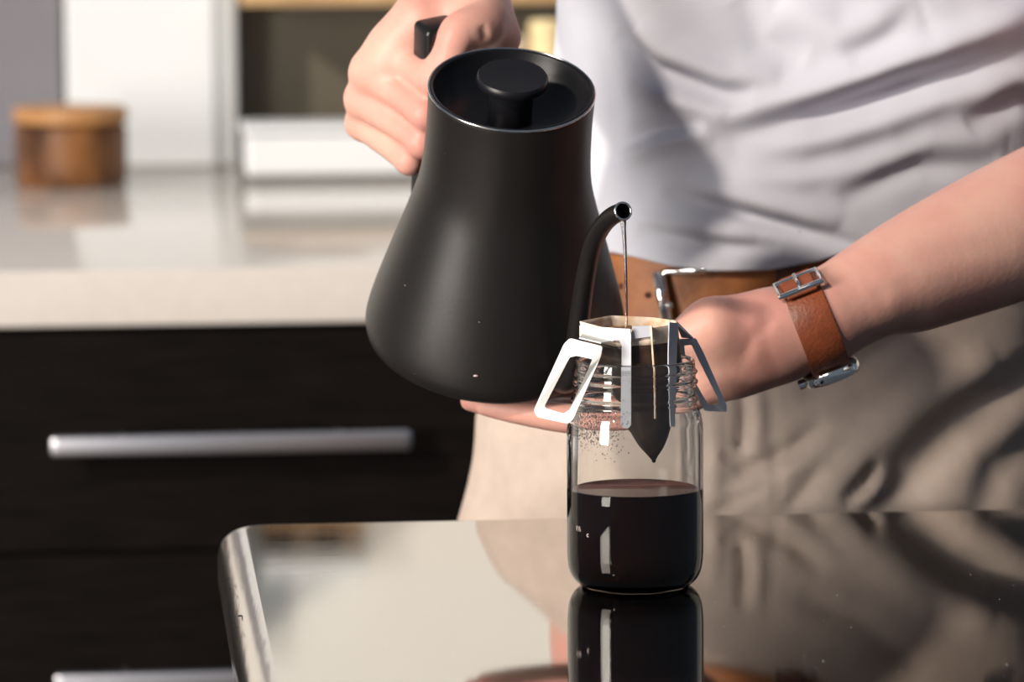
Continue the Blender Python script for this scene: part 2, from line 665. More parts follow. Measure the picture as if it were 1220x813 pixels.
# splashback of dark glass, with shelf of oak above, white tray box in front
yB = cb - 0.01
slab(288, 1000, 8, yB - 0.012, 0.012, 'splashback', 'darkglass', None, z0=CZ + 0.001, bevel=0.001, lab='dark olive glass splashback behind the gripping hand', cat='splashback')
sz = P(500, 6, 2.6)[2]
a = rlocal(P(286, 0, 2.6)).x
b = rlocal(P(1000, 0, 2.6)).x
sh = link('wall_shelf', box('wall_shelf', (b - a, 0.20, 0.03), ((a + b) / 2, WALLY - 0.10, sz + 0.017), bevel=0.002, mtx=ROOM), material='oak')
sh['label'] = 'pale oak shelf above the dark splashback'
sh['category'] = 'shelf'
yC = CP(370, 212).y
t = empty('bread_box', RP((CP(370, 212).x, yC, CZ)), 'low white box standing on the worktop below the dark splashback', 'box')
slab(292, 600, 160, yC, 0.10, 'body', 'white', t, bevel=0.006, z0=CZ + 0.002)
slab(288, 604, 148, yC - 0.004, 0.108, 'lid', 'white', t, bevel=0.005, z0=P(450, 161, RP((0, yC, 0)).y)[2] + 0.002)

# wooden canister
q = CP(85, 220)
wc = RP((q.x, q.y, CZ))
rr = (rlocal(P(152, 180, wc.y)).x - rlocal(P(18, 180, wc.y)).x) / 2
zt = P(85, 127, wc.y)[2] - CZ
t = empty('wooden_canister', wc, 'round acacia wood canister on the pale worktop', 'canister')
mt = Matrix.Translation(wc)
o = link('body', lathe('body', [(0, 0), (rr - .003, 0), (rr - .001, .003), (rr, 0.02), (rr, zt - .022), (rr - .004, zt - .019), (0, zt - .019)], 64, mtx=mt), t, 'acacia'); autosmooth(o)
o = link('lid', lathe('lid', [(0, zt - .018), (rr - .003, zt - .018), (rr + .001, zt - .015), (rr + .001, zt - .003), (rr - .002, zt), (0, zt + .001)], 64, mtx=mt), t, 'acacia_top'); autosmooth(o)

# open niche shelf on the wall above the frame, seen mirrored in the steel worktop
def mirror_point(px, py):
    d = RM @ np.array([(px - 610) / FPX, -(py - 406.5) / FPX, -1.0])
    t_ = (0.90 - CAM[2]) / d[2]
    q = CAM + d * t_
    d = d * np.array([1, 1, -1])
    for t_ in np.arange(1.0, 4.0, .002):
        if rlocal(q + d * t_).y > WALLY - .10:
            return rlocal(q + d * t_)


n0, n1, n2, n3 = mirror_point(318, 627), mirror_point(432, 655), mirror_point(432, 665), mirror_point(432, 684)
t = empty('wall_niche', RP(((n0.x + n1.x) / 2, WALLY, n0.z)), 'small open wall shelf with a sand-coloured back and white top, mirrored in the steel worktop', 'shelf')
nx, nwd = (n0.x + n1.x) / 2, (n1.x - n0.x)
link('back_board', box('back_board', (nwd, .008, n2.z - n0.z), (nx, WALLY - .006, (n0.z + n2.z) / 2), mtx=ROOM), t, 'stone')
link('top_board', box('top_board', (nwd + .01, .11, n3.z - n2.z), (nx, WALLY - .056, (n2.z + n3.z) / 2), bevel=.002, mtx=ROOM), t, 'white')
link('bottom_board', box('bottom_board', (nwd + .01, .10, .006), (nx, WALLY - .052, n0.z - .003), bevel=.001, mtx=ROOM), t, 'oak')
for px_, lab_ in ((333, 'black tin on the small wall shelf at its outer end'), (392, 'black tin on the small wall shelf nearer the splashback')):
    m_ = mirror_point(px_, 640)
    o = link('black_tin', lathe('black_tin', [(0, 0), (.015, 0), (.0165, .002), (.0165, n1.z - n0.z - .010), (.0175, n1.z - n0.z - .009), (.0175, n1.z - n0.z - .002), (.016, n1.z - n0.z), (0, n1.z - n0.z)], 32, mtx=Matrix.Translation(RP((m_.x, WALLY - .06, n0.z + .0003)))), None, 'carcass')
    autosmooth(o)
    o['label'] = lab_
    o['category'] = 'tin'
    o['group'] = 'black tins on the wall shelf'

# cream canister and pale stone block between the kettle and the shirt
q = CP(652, 214)
cc = RP((q.x, q.y, CZ))
ct = P(652, 24, cc.y)[2] - CZ
t = empty('cream_canister', cc, 'tall cream enamel canister between the kettle lid and the white shirt', 'canister')
mt = Matrix.Translation(cc)
cr = 0.0185
o = link('body', lathe('body', [(0, 0), (cr - .002, 0), (cr, .003), (cr, ct - .016), (0, ct - .016)], 48, mtx=mt), t, 'cream'); autosmooth(o)
o = link('lid', lathe('lid', [(0, ct - .015), (cr + .001, ct - .015), (cr + .001, ct - .002), (cr - .003, ct), (0, ct)], 48, mtx=mt), t, 'cream'); autosmooth(o)
q = CP(618, 213)
sb = RP((q.x - .002, q.y, CZ))
st = P(618, 43, sb.y)[2] - CZ
o = link('stone_jar', lathe('stone_jar', smooth_prof([(0.0, 0.0), (0.012, 0.0), (0.0145, 0.01), (0.0145, st * .5), (0.0135, st - .01), (0.010, st), (0, st)], 4), 40, mtx=Matrix.Translation(sb)), None, 'stone', smooth=True)
o['label'] = 'pale stone jar just beside the cream canister'
o['category'] = 'jar'

# ================================================================ ISLAND
TZ = 0.90
c0 = rlocal(PZ(283, 621, TZ))
ix0 = rlocal(PZ(262, 650, TZ)).x
iy1 = c0.y
ix1 = ix0 + 1.9
iy0 = iy1 - 0.95
isl = empty('kitchen_island', RP(((ix0 + ix1) / 2, (iy0 + iy1) / 2, 0)), 'dark kitchen island with a polished steel top under the jar', 'island')


def rounded_rect(x0, x1, y0, y1, r, n=10):
    pts = []
    for cx, cy, a0 in ((x1 - r, y1 - r, 0), (x0 + r, y1 - r, 90), (x0 + r, y0 + r, 180), (x1 - r, y0 + r, 270)):
        for i in range(n + 1):
            a = math.radians(a0 + 90 * i / n)
            pts.append((cx + r * math.cos(a), cy + r * math.sin(a)))
    return pts


ER = 0.018     # rolled edge radius
rings = []
rc = 0.034
for a in range(0, 8):
    th = a / 7 * PI / 2
    off = ER * (1 - math.sin(PI / 2 - th)) if False else ER * (1 - math.cos(PI / 2 - th))
    rings.append((ER - ER * math.sin(th), -ER + ER * math.cos(th)))
# rings: (inset, dz) from flat top (inset ER, dz 0) round to the vertical face (inset 0, dz -ER)
v, f = [], []
prof = [(ER, 0)] + rings[1:] + [(0, -0.032), (0.003, -0.036), (0.02, -0.036)]
n = None
for ins_, dz in prof:
    rp = rounded_rect(ix0 + ins_, ix1 - ins_, iy0 + ins_, iy1 - ins_, max(rc - ins_, .004))
    n = len(rp)
    v += [RP((x, y, TZ + dz)) for x, y in rp]
for i in range(len(prof) - 1):
    for k in range(n):
        l = (k + 1) % n
        f.append((i * n + k, i * n + l, (i + 1) * n + l, (i + 1) * n + k))
edge = link('worktop_edge', fix(mesh('worktop_edge', v, f)), isl, 'top_edge', smooth=True, label='rolled steel edge with fine nicks')
vt = [tuple(RP((x, y, TZ))) for x, y in rounded_rect(ix0 + ER, ix1 - ER, iy0 + ER, iy1 - ER, rc - ER)]
k = len(vt)
vb = [(x, y, TZ - 0.02) for x, y, z in vt]
top = link('steel_worktop', fix(mesh('steel_worktop', vt + vb, [tuple(range(k)), tuple(range(k, 2 * k))[::-1]] + [(i, (i + 1) % k, k + (i + 1) % k, k + i) for i in range(k)])), isl, 'top', label='mirror-polished steel worktop')
link('island_body', box('island_body', (1.9 - .05, .95 - .05, TZ - .037), ((ix0 + ix1) / 2, (iy0 + iy1) / 2, (TZ - .037) / 2), bevel=.002, mtx=ROOM), isl, 'island_body')
# fine nicks on the rolled edge and dust specks on the top
sv, sf = [], []
random.seed(3)
for (px, py) in [(274, 702), (289, 706), (282, 748), (272, 690), (286, 734)]:
    p = PZ(px, py, TZ - 0.004)
    q = np.array([0.0008 * random.uniform(.6, 2), 0, 0])
    b0 = len(sv)
    r_ = 0.00022
    for d in ((-1, -1), (1, -1), (1, 1), (-1, 1)):
        sv.append(p + q * d[0] + np.array([0, r_ * d[1] * 3, 0.0003]))
        sv.append(p + q * d[0] + np.array([0, r_ * d[1] * 3, -0.0004]))
    sf += [(b0, b0 + 2, b0 + 4, b0 + 6), (b0 + 1, b0 + 3, b0 + 5, b0 + 7)] + [(b0 + 2 * i, b0 + 2 * ((i + 1) % 4), b0 + 2 * ((i + 1) % 4) + 1, b0 + 2 * i + 1) for i in range(4)]
link('edge_nick', fix(mesh('edge_nick', sv, sf)), isl, 'carcass', kind='stuff')
sv, sf = [], []
for i in range(60):
    px, py = random.uniform(840, 1215), random.uniform(640, 810)
    if i < 14:
        px, py = random.uniform(330, 660), random.uniform(640, 800)
    p = PZ(px, py, TZ)
    r_ = random.choice([.00012, .00015, .0002, .0003])
    b0 = len(sv)
    for d in ((1, 0), (0, 1), (-1, 0), (0, -1)):
        sv.append(p + np.array([d[0] * r_, d[1] * r_ * 2, 0.0]))
    sv.append(p + np.array([0, 0, r_]))
    sf += [(b0 + j, b0 + (j + 1) % 4, b0 + 4) for j in range(4)]
link('dust_speck', fix(mesh('dust_speck', sv, sf)), isl, 'card', kind='stuff')

# ================================================================ JAR
JX, JY = PZ(757, 697, TZ)[0], PZ(757, 697, TZ)[1]
J = Vector((JX, JY, TZ + 0.0005))
jm = Matrix.Translation(J)
jar = empty('glass_jar', J, 'clear threaded glass jar half full of black coffee on the steel worktop', 'jar')
mm = 0.001
outer = [(0, 2.2), (20, 1.8), (27, 0.6), (30.5, 0), (33.5, 1.2), (36.6, 4.5), (38.9, 10), (39.8, 18), (39.9, 30), (39.9, 60), (39.9, 85), (39.6, 94), (38.6, 100.5),
         (36.8, 104.5), (36.0, 107), (36.8, 108.4), (37.2, 109.4), (36.8, 110.4), (35.8, 112), (35.5, 116), (35.6, 118.0), (36.7, 119), (36.8, 120.2), (35.7, 121.4), (35.5, 123.0), (35.6, 124.0), (36.5, 125.0), (36.5, 126.0), (35.4, 127), (35.1, 130), (34.6, 132.3), (33.6, 133)]
inner = [(32.4, 132.2), (31.9, 130.5), (32.2, 124), (32.4, 112), (33.0, 106.5), (34.6, 102.5), (36.3, 97.5), (36.8, 90), (37.0, 60), (37.0, 25), (36.2, 15), (33.5, 9), (28, 6.2), (18, 5.2), (0, 5.0)]
prof = smooth_prof([(r * mm, z * mm) for r, z in outer], 3)[:-1] + smooth_prof([(r * mm, z * mm) for r, z in inner], 3)
prof = [(max(r, 0), z) for r, z in prof]
link('glass_body', lathe('glass_body', prof, 128, mtx=jm), jar, 'glass', smooth=True)
ZC = 56.5
cprof = [(0, 4.9), (18, 5.1), (28, 6.1), (33.6, 8.9), (36.3, 14.9), (37.1, 25), (37.1, ZC)]
co = empty('coffee', J, 'black coffee filling the lower part of the glass jar', 'coffee')
cp = smooth_prof([(r * mm, z * mm) for r, z in cprof], 4)
body = lathe('coffee_body', cp + [(0.0369, (ZC + .6) * mm), (0.0362, ZC * mm), (0, ZC * mm)], 96, mtx=jm)
link('coffee_body', body, co, 'coffee', smooth=True)
o = link('coffee_surface', lathe('coffee_surface', [(0, (ZC + .12) * mm), (0.0358, (ZC + .12) * mm), (0.0364, (ZC + .45) * mm), (0.0360, (ZC - 0.3) * mm), (0, (ZC - .3) * mm)], 96, mtx=jm), co, 'coffee_top_reflection', smooth=True, label='coffee surface with its reddish brown reflection put into the colour')
autosmooth(o, 30)
# embossed marks on the glass, at the left
tv = []


def text_on_jar(s, px, zmm, size, a_off):
    cu = bpy.data.curves.new('mark', 'FONT')
    cu.body = s
    cu.size = size
    cu.extrude = 0.0001
    cu.align_x = 'CENTER'
    to = bpy.data.objects.new('mark', cu)
    COL.objects.link(to)
    dg = bpy.context.evaluated_depsgraph_get()
    me = bpy.data.meshes.new_from_object(to.evaluated_get(dg))
    bpy.data.objects.remove(to)
    bm = bmesh.new()
    bm.from_mesh(me)
    bmesh.ops.triangulate(bm, faces=bm.faces)
    R = 0.0400
    for vv in bm.verts:
        a = a_off + vv.co.x / R
        r = R + vv.co.z
        vv.co = Vector((r * math.sin(a), -r * math.cos(a), zmm * mm + vv.co.y)) + J
    bm.to_mesh(me)
    bm.free()
    return me


link('volume_mark', text_on_jar('1\u00bd', 0, 35, 0.0042, math.radians(-57)), jar, 'print', label='small embossed measure mark')
link('volume_mark', text_on_jar('c', 0, 32.5, 0.0042, math.radians(-45)), jar, 'print')
# condensation droplets on the inside of the shoulder
bmd = bmesh.new()
random.seed(11)
for i in range(1100):
    a = random.gauss(-0.75, 0.35)
    z = random.gauss(97, 7)
    if not 74 < z < 117 or a > -.1:
        continue
    zi = [q[1] for q in inner][::-1]
    ri = [q[0] for q in inner][::-1]
    r = np.interp(z, zi, ri) * mm - 0.0001
    s = random.choice([.0002, .00025, .0003, .0004, .0005])
    m4 = Matrix.Translation(J + Vector((r * math.sin(a), -r * math.cos(a), z * mm))) @ Matrix.Rotation(a, 4, 'Z') @ Matrix.Diagonal((s, s * .5, s, 1))
    bmesh.ops.create_icosphere(bmd, subdivisions=1, radius=1, matrix=m4)
me = bpy.data.meshes.new('condensation')
bmd.to_mesh(me)
bmd.free()
link('condensation', me, jar, 'water', smooth=True, kind='stuff')

# ================================================================ DRIP BAG
db = empty('drip_filter', J + Vector((0, 0, .133)), 'white card drip coffee filter hung in the mouth of the glass jar', 'coffee filter')


def jp(px, py, dy):                                # a point at pixel, dy metres nearer (-) or beyond (+) the jar axis
    return P(px, py, JY + dy)


# open pouch top: outline of the mouth, px/py given with depth
mouth = [jp(691, 383, -.006), jp(733, 394, -.021), jp(776, 391, -.022), jp(807, 386, -.004), jp(805, 382, .012), jp(775, 378, .022), jp(728, 376, .020)]
lvl = [(0.0, 1.0), (0.12, .985), (0.28, 0.93), (0.42, .80), (0.55, .64), (0.68, .52), (0.80, .42), (0.90, .25), (0.965, .09), (1.0, .02)]
tip = np.array(jp(779, 549, 0.0))
mc = np.mean(mouth, axis=0)


def resample(poly, n=56):
    poly = np.array(poly)
    q = np.vstack([poly, poly[:1]])
    L = np.concatenate([[0], np.cumsum(np.linalg.norm(np.diff(q, axis=0), axis=1))])
    s = np.linspace(0, L[-1], n, endpoint=False)
    r = np.stack([np.interp(s, L, q[:, i]) for i in range(3)], 1)
    return r


mo = resample(mouth)
rowsv = []
nr = 34
for i in range(nr):
    t_ = i / (nr - 1)
    s = np.interp(t_, [l[0] for l in lvl], [l[1] for l in lvl])
    c = mc + (tip - mc) * np.array([t_ ** 1.2, t_ ** 1.2, t_])
    rad = (mo - mc)
    # sharp corners soften with depth
    ang = np.arctan2(rad[:, 1], rad[:, 0])
    rr_ = np.linalg.norm(rad[:, :2], axis=1)
    mean = np.array([math.cos(x) for x in ang]) * 0.0268, np.array([math.sin(x) for x in ang]) * 0.0225
    mixr = min(1, t_ * 1.6)
    X = (rad[:, 0] * (1 - mixr) + mean[0] * mixr) * s
    Yv = (rad[:, 1] * (1 - mixr) + mean[1] * mixr) * s
    cr_ = 1 + 0.03 * np.sin(ang * 7 + t_ * 5) * t_
    lim = np.minimum(1, 0.0305 / np.maximum(np.hypot(X + c[0] - JX, Yv + c[1] - JY), 1e-6)) if t_ > .16 else 1
    X, Yv = X * cr_, Yv * cr_
    Zr = c[2] + rad[:, 2] * (1 - t_)
    rowsv.append(np.stack([c[0] + X * lim, c[1] + Yv * lim, Zr], 1))
V = np.concatenate(rowsv)
n = len(mo)
F = []
for i in range(nr - 1):
    for k in range(n):
        l = (k + 1) % n
        F.append((i * n + k, i * n + l, (i + 1) * n + l, (i + 1) * n + k))
split = 4


def part_rows(r0, r1, name, material, closed_end=False, lab=None, thick=0.0006):
    f = [(i * n + k, i * n + (k + 1) % n, (i + 1) * n + (k + 1) % n, (i + 1) * n + k) for i in range(r0, r1) for k in range(n)]
    me = mesh(name, V, f)
    bm = bmesh.new()
    bm.from_mesh(me)
    bmesh.ops.delete(bm, geom=[x for x in bm.verts if not x.link_faces], context='VERTS')
    bmesh.ops.recalc_face_normals(bm, faces=bm.faces)
    if closed_end:
        es = [e for e in bm.edges if len(e.link_faces) == 1 and e.verts[0].co.z < tip[2] + .004]
        if es:
            bmesh.ops.holes_fill(bm, edges=es)
    bm.to_mesh(me)
    bm.free()
    o = link(name, me, db, material, smooth=True, label=lab)
    md = o.modifiers.new('thick', 'SOLIDIFY')
    md.thickness = thick
    md.offset = 0
    return o


part_rows(0, split, 'filter_rim', 'filter_tan', lab='tan coffee-stained paper rim')
part_rows(split, nr - 1, 'filter_pouch', 'filter_wet', True, lab='dark soaked filter pouch')
# bed of grounds
gb = rowsv[3] * 1.0
gc = gb.mean(axis=0)
gv = [gc + np.array([0, 0, -.002])]
gf = []
for j, s in enumerate((.25, .5, .75, .98)):
    for k in range(n):
        p = gc + (gb[k] - gc) * s
        p[2] = gc[2] - .002 + (gb[k][2] - gc[2]) * s + .004 * s ** 3 + .0006 * noise.noise(Vector(p * 300))
        gv.append(p)
for k in range(n):
    gf.append((0, 1 + k, 1 + (k + 1) % n))
    for j in range(3):
        gf.append((1 + j * n + k, 1 + (j + 1) * n + k, 1 + (j + 1) * n + (k + 1) % n, 1 + j * n + (k + 1) % n))
link('coffee_bloom', fix(mesh('coffee_bloom', gv, gf)), db, 'foam', smooth=True, label='wet foaming coffee grounds')

# card holder: collar band on the left faces and strips down the front
def card(name, pts2, dy, hole=None, material='card', lab=None, thick=0.0007, yoff=None):
    """pts2: pixel corners, dy: depth per corner relative to the jar axis"""
    out = [jp(x, y, d) for (x, y), d in zip(pts2, dy)]
    a_, b_, c_ = np.array(out[0]), np.array(out[1]), np.array(out[2])
    nrm = np.cross(b_ - a_, c_ - a_)
    h = None
    if hole:
        h = [jp(x, y, d) for (x, y), d in zip(hole, dy)]
    return link(name, plate(name, out, thick, nrm, h), db, material, label=lab)


def rc_corners(c, r=3.5, n=4):
    """round the corners of a pixel polygon"""
    out = []
    k = len(c)
    for i in range(k):
        p0, p1, p2 = np.array(c[i - 1], float), np.array(c[i], float), np.array(c[(i + 1) % k], float)
        a_ = p1 + (p0 - p1) / np.linalg.norm(p0 - p1) * r
        b_ = p1 + (p2 - p1) / np.linalg.norm(p2 - p1) * r
        for j in range(n + 1):
            t_ = j / n
            out.append(tuple((1 - t_) ** 2 * a_ + 2 * t_ * (1 - t_) * p1 + t_ ** 2 * b_))
    return out


# depth of a pixel on a slanted plane
def on_plane(c, px0, d0, px1, d1):
    return [d0 + (x - px0) / (px1 - px0) * (d1 - d0) for x, y in c]


col_l = [(691, 388), (732, 391), (731, 407), (691, 401)]
card('card_collar', col_l, on_plane(col_l, 691, -.0075, 732, -.0225), lab='bright white card collar')
c2 = [(731, 391), (751, 392), (752, 400), (752, 506), (749, 510), (743, 510), (740, 506), (741, 412), (738, 406), (731, 406)]
card('card_strip', c2, on_plane(c2, 731, -.0228, 752, -.0268), material='card_grey', lab='grey card strip down the front')
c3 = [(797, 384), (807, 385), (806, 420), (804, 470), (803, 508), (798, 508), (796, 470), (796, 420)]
card('card_strip', c3, on_plane(c3, 796, -.0175, 807, -.008), material='card_grey')
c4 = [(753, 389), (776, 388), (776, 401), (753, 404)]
card('card_collar', c4, on_plane(c4, 753, -.0240, 776, -.0235), material='card_grey', lab='greyish card collar')
seam = [jp(776, 388, -.0236), jp(777, 410, -.0246), jp(779, 440, -.0262), jp(780, 500, -.023)]
link('pouch_seam', tube('pouch_seam', seam, 0.0006, 6), db, 'filter_tan')
# left wing, a frame hooked over the rim
lo = [(679, 403), (718, 413), (716, 425), (683, 500), (677, 505), (640, 497), (636, 489), (672, 410)]
lh = [(687, 424), (706, 428), (702, 438), (679, 488), (672, 493), (651, 487), (649, 484), (679, 426)]
lo2, lh2 = rc_corners(lo, 3), rc_corners(lh, 1.5)
lp = []
card('left_card_wing', lo2, on_plane(lo2, 636, -.020, 718, -.0385), rc_corners(lh, 1.5), lab='bright white card wing folded down outside the jar')
bpy.data.objects['left_card_wing'].name = 'card_wing'
# hook joining the wing and the pouch across the rim
hk = [jp(690, 405, -.0325), jp(716, 411, -.0378), jp(728, 409, -.0235), jp(694, 400, -.011)]
hk = [np.array(p) + np.array([0, 0, .001]) for p in hk]
link('card_hook', plate('card_hook', hk, .0007, (0, 0, 1)), db, 'card')
# right wing
ro = [(808, 404), (829, 403), (838, 420), (866, 484), (866, 491), (840, 490), (835, 482), (812, 440)]
rh = [(815, 412), (824, 411), (832, 428), (857, 478), (855, 482), (845, 483), (841, 478), (818, 438)]
card('card_wing', rc_corners(ro, 2.5), on_plane(rc_corners(ro, 2.5), 808, .026, 866, .018), rc_corners(rh, 1.5), material='card_grey', lab='shaded card wing on the far side of the jar')  # far wing's shade is put into its greyer card colour
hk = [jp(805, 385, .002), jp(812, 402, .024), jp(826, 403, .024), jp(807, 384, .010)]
link('card_hook', plate('card_hook', hk, .0007, (0, 0.4, 1)), db, 'card_grey')
# drop hanging from the tip
link('coffee_drip', lathe('coffee_drip', smooth_prof([(0, -.0022), (.0011, -.0015), (.0012, -.0004), (.0006, .001), (0, .0015)], 4), 16, mtx=Matrix.Translation(Vector(tip) + Vector((0, 0, .001)))), db, 'coffee', smooth=True)

# ================================================================ KETTLE
Bc = np.array(P(589, 404, 0.165))
H = 0.180
best = None
for Yl in np.linspace(-0.05, 0.3, 701):
    L = np.array(P(610, 102.5, Yl))
    e = abs(np.linalg.norm(L - Bc) - H)
    if L[1] < Bc[1] and (best is None or e < best[0]):
        best = (e, L)
Lc = best[1]
az = (Lc - Bc) / np.linalg.norm(Lc - Bc)
psi = math.radians(27)
fr = np.array([math.sin(psi), -math.cos(psi), 0])
ex = fr - az * (fr @ az)
ex /= np.linalg.norm(ex)
ey = np.cross(az, ex)
KM = Matrix(((ex[0], ey[0], az[0], Bc[0]), (ex[1], ey[1], az[1], Bc[1]), (ex[2], ey[2], az[2], Bc[2]), (0, 0, 0, 1)))


def K(r, side, z):                                 # r towards the spout, side, height; metres in the kettle frame
    return np.array(KM @ Vector((r, side, z)))


ket = empty('gooseneck_kettle', Bc, 'matte black gooseneck kettle tilted to pour water over the filter', 'kettle')
kp = [(0, 0.002), (.060, 0.002), (.068, .0), (.0745, .001), (.0785, .0045), (.0802, .0095), (.0802, .015), (.0785, .024), (.0742, .040), (.0670, .064), (.0590, .090), (.0530, .112), (.0507, .130), (.0499, .150), (.0498, .163), (.0502, .1765)]
kp = smooth_prof(kp[3:], 5)
prof = [(0, .002), (.060, .002), (.068, .0)] + kp + [(.0498, .1775), (.0482, .1765), (.0475, .140), (.045, .130), (0, .130)]
o = link('kettle_body', lathe('kettle_body', prof, 160, mtx=KM), ket, 'kettle')
autosmooth(o, 45)
o = link('rim_ring', lathe('rim_ring', [(.0500, .1766), (.0506, .1771), (.0506, .1779), (.0501, .1784), (.0495, .1782), (.0494, .1768)], 160, closed=True, mtx=KM), ket, 'steel', smooth=True, label='bright metal rim ring')
lid = link('lid', lathe('lid', [(.0492, .1730), (.0492, .1780), (.0486, .1784), (.0472, .1778)] + smooth_prof([(.0472, .1778), (.0445, .1715), (.039, .1645), (.029, .1595), (.014, .1578), (0, .1575)], 5)[1:] + [(0, .154), (.040, .156)], 160, closed=False, mtx=KM), ket, 'kettle_lid')
autosmooth(lid, 40)
kn = link('lid_knob', lathe('lid_knob', [(0, .1565), (.0132, .1565), (.0132, .172), (.0137, .1782), (.0150, .1796), (.0190, .1803), (.0208, .1813), (.0216, .1833), (.0214, .1860), (.0206, .1872), (.012, .1868), (0, .1865)], 96, mtx=KM), lid, 'kettle_lid')
autosmooth(kn, 35)
# steam hole and blemishes
for (px, py, r_, mname, nm) in [(531, 183, .0011, 'black', 'steam_hole'), (567, 448, .0016, 'speck', 'water_droplet'), (495, 446, .0013, 'black', 'paint_chip'), (483, 340, .0005, 'speck', 'water_droplet'), (571, 384, .0006, 'speck', 'water_droplet')]:
    # find the kettle surface under the pixel
    d = RM @ np.array([(px - 610) / FPX, -(py - 406.5) / FPX, -1.0])
    KI = KM.inverted()
    zz = [p[1] for p in kp]
    rr2 = [p[0] for p in kp]
    hit = None
    for s in np.arange(2.5, 3.0, .0003):
        wpt = Vector(CAM + d * s)
        l = KI @ wpt
        if 0.0 < l.z < .17 and math.hypot(l.x, l.y) < np.interp(l.z, zz, rr2):
            hit = wpt
            break
    if hit is not None:
        o = link(nm, lathe(nm, [(0, -.5), (1, -.2), (.8, .3), (0, .5)], 14, mtx=Matrix.Translation(hit) @ Matrix.Diagonal((r_, r_ * .6, r_ * .9, 1))), ket, mname, smooth=True)
# spout
sp = smooth_prof([K(.066, 0, .020), K(.079, 0, .018), K(.0925, 0, .026), K(.097, 0, .046), K(.0985, 0, .072), K(.101, 0, .100), K(.1055, 0, .125), K(.1130, 0, .143), K(.1240, 0, .158), K(.1365, 0, .169)], 7)
SPTIP = P(745, 249, 0)
sr = [np.interp(i, [0, 10, 40, len(sp) - 1], [.0082, .0072, .0056, .0053]) for i in range(len(sp))]
spout = link('spout', tube('spout', sp, sr, 28, hollow=True), ket, 'kettle', smooth=True)
tdir = np.array(sp[-1]) - np.array(sp[-2])
tdir /= np.linalg.norm(tdir)
tm = Matrix.Translation(Vector(sp[-1])) @ Vector(tdir).to_track_quat('Z', 'Y').to_matrix().to_4x4()
link('spout_tip', lathe('spout_tip', [(.0052, -.001), (.0057, .0002), (.0055, .0010), (.0047, .0011), (.0044, .0004), (.0044, -.012), (.0047, -.012)], 36, closed=True, mtx=tm), spout, 'steel', smooth=True, label='shiny bare metal spout lip')
link('spout_bore', lathe('spout_bore', [(.00445, -.0125), (.0043, -.0105), (0, -.0105), (0, -.0125)], 24, mtx=tm), spout, 'black')
# handle: arm from the body and a flat-topped grip
hd = link('handle', box('handle', (.021, .030, .128), (0, 0, 0), bevel=.0040, seg=4, mtx=KM @ Matrix.Translation((-.0965, .0055, .1075)) @ Matrix.Rotation(math.radians(-4), 4, 'Y')), ket, 'grip')
autosmooth(hd, 50)
ha = link('handle_arm', box('handle_arm', (.058, .018, .016), (0, 0, 0), bevel=.004, seg=3, mtx=KM @ Matrix.Translation((-.072, 0, .066)) @ Matrix.Rotation(math.radians(0), 4, 'Y')), ket, 'grip')
autosmooth(ha, 50)

# water stream from the spout to the grounds
tipw = np.array(sp[-1]) + tdir * .0002
end = np.array([tipw[0] + .0018, tipw[1] - .003, gc[2] - .001])
pts = []
for i in range(26):
    t_ = i / 25
    s = 1 - (1 - t_) ** 3
    pts.append([tipw[0] + (end[0] - tipw[0]) * s, tipw[1] + (end[1] - tipw[1]) * s, tipw[2] - .004 + (end[2] - tipw[2] + .004) * t_])
ws = link('water_stream', tube('water_stream', pts, [np.interp(i, [0, 2, 8, 25], [.0021, .0014, .0010, .0008]) for i in range(26)], 14), None, 'water', smooth=True)
ws['label'] = 'thin stream of hot water falling from the kettle spout'
ws['category'] = 'water'

# ================================================================ PERSON
man = empty('person', (0.16, 0.46, 0), 'person in white t-shirt and khaki trousers pouring from the black kettle', 'person')

f = Field(axis(-.30, .008, -.13, .0022, .33, .0032, .45, .006, .56, .012, .80),
          axis(0.02, .0022, .30, .006, .40, .012, .75),
          axis(.93, .0022, 1.30, .006, 1.45, .010, 1.86))


def p3(px, py, Y):
    return P(px, py, Y)


# ---- torso, neck, head (coarse, mostly inside the clothes or out of view)
for (x, y, z, a) in [(.17, .46, 1.02, .10), (.20, .46, 1.18, .105), (.22, .47, 1.32, .11)]:
    f.cap((x - .05, y, z), (x + .05, y, z), a - .01, a - .01, k=.08)
f.cap((.17, .46, 1.0), (.22, .48, 1.36), .09, .10, k=.08)
f.cap((.08, .49, 1.42), (.38, .49, 1.42), .055, .055, k=.06)
f.cap((.23, .49, 1.42), (.23, .47, 1.56), .058, .055, k=.04)
HC = np.array([.23, .43, 1.66])
f.cap(HC + (0, .02, .03), HC + (0, 0, 0), .082, .072, k=.03)
f.cap(HC + (0, -.03, -.04), HC + (0, -.045, -.065), .055, .04, k=.03)
f.cap(HC + (0, -.085, .0), HC + (0, -.105, -.022), .010, .015, k=.012)
f.cap(HC + (-.02, -.086, -.05), HC + (.02, -.086, -.05), .009, .009, k=.008)
for s in (-1, 1):
    f.cap(HC + (s * .031, -.088, .012), HC + (s * .031, -.088, .012), .012, .012, k=.01, cut=True)
    f.cap(HC + (s * .031, -.072, .012), HC + (s * .031, -.072, .012), .013, .013, k=.004)
    f.cap(HC + (s * .077, .0, .015), HC + (s * .080, .005, -.02), .014, .010, k=.008, flat=(1, 0, 0), squash=.5)

# ---- the arm with the watch (person's left arm, on the photo's right)
ELB = p3(1425, 165, .235)
WR = p3(972, 384, .105)
FA = p3(1220, 262, .175)
SH = np.array([.40, .50, 1.42])
f.cap(SH, ELB, .052, .046, k=.03)
f.chain([ELB, FA, p3(1110, 312, .142), p3(1035, 348, .118), WR], [.043, .0410, .0360, .0300, .0262], k=.02)
f.cap(p3(1230, 290, .18), p3(1090, 345, .14), .030, .021, k=.02)
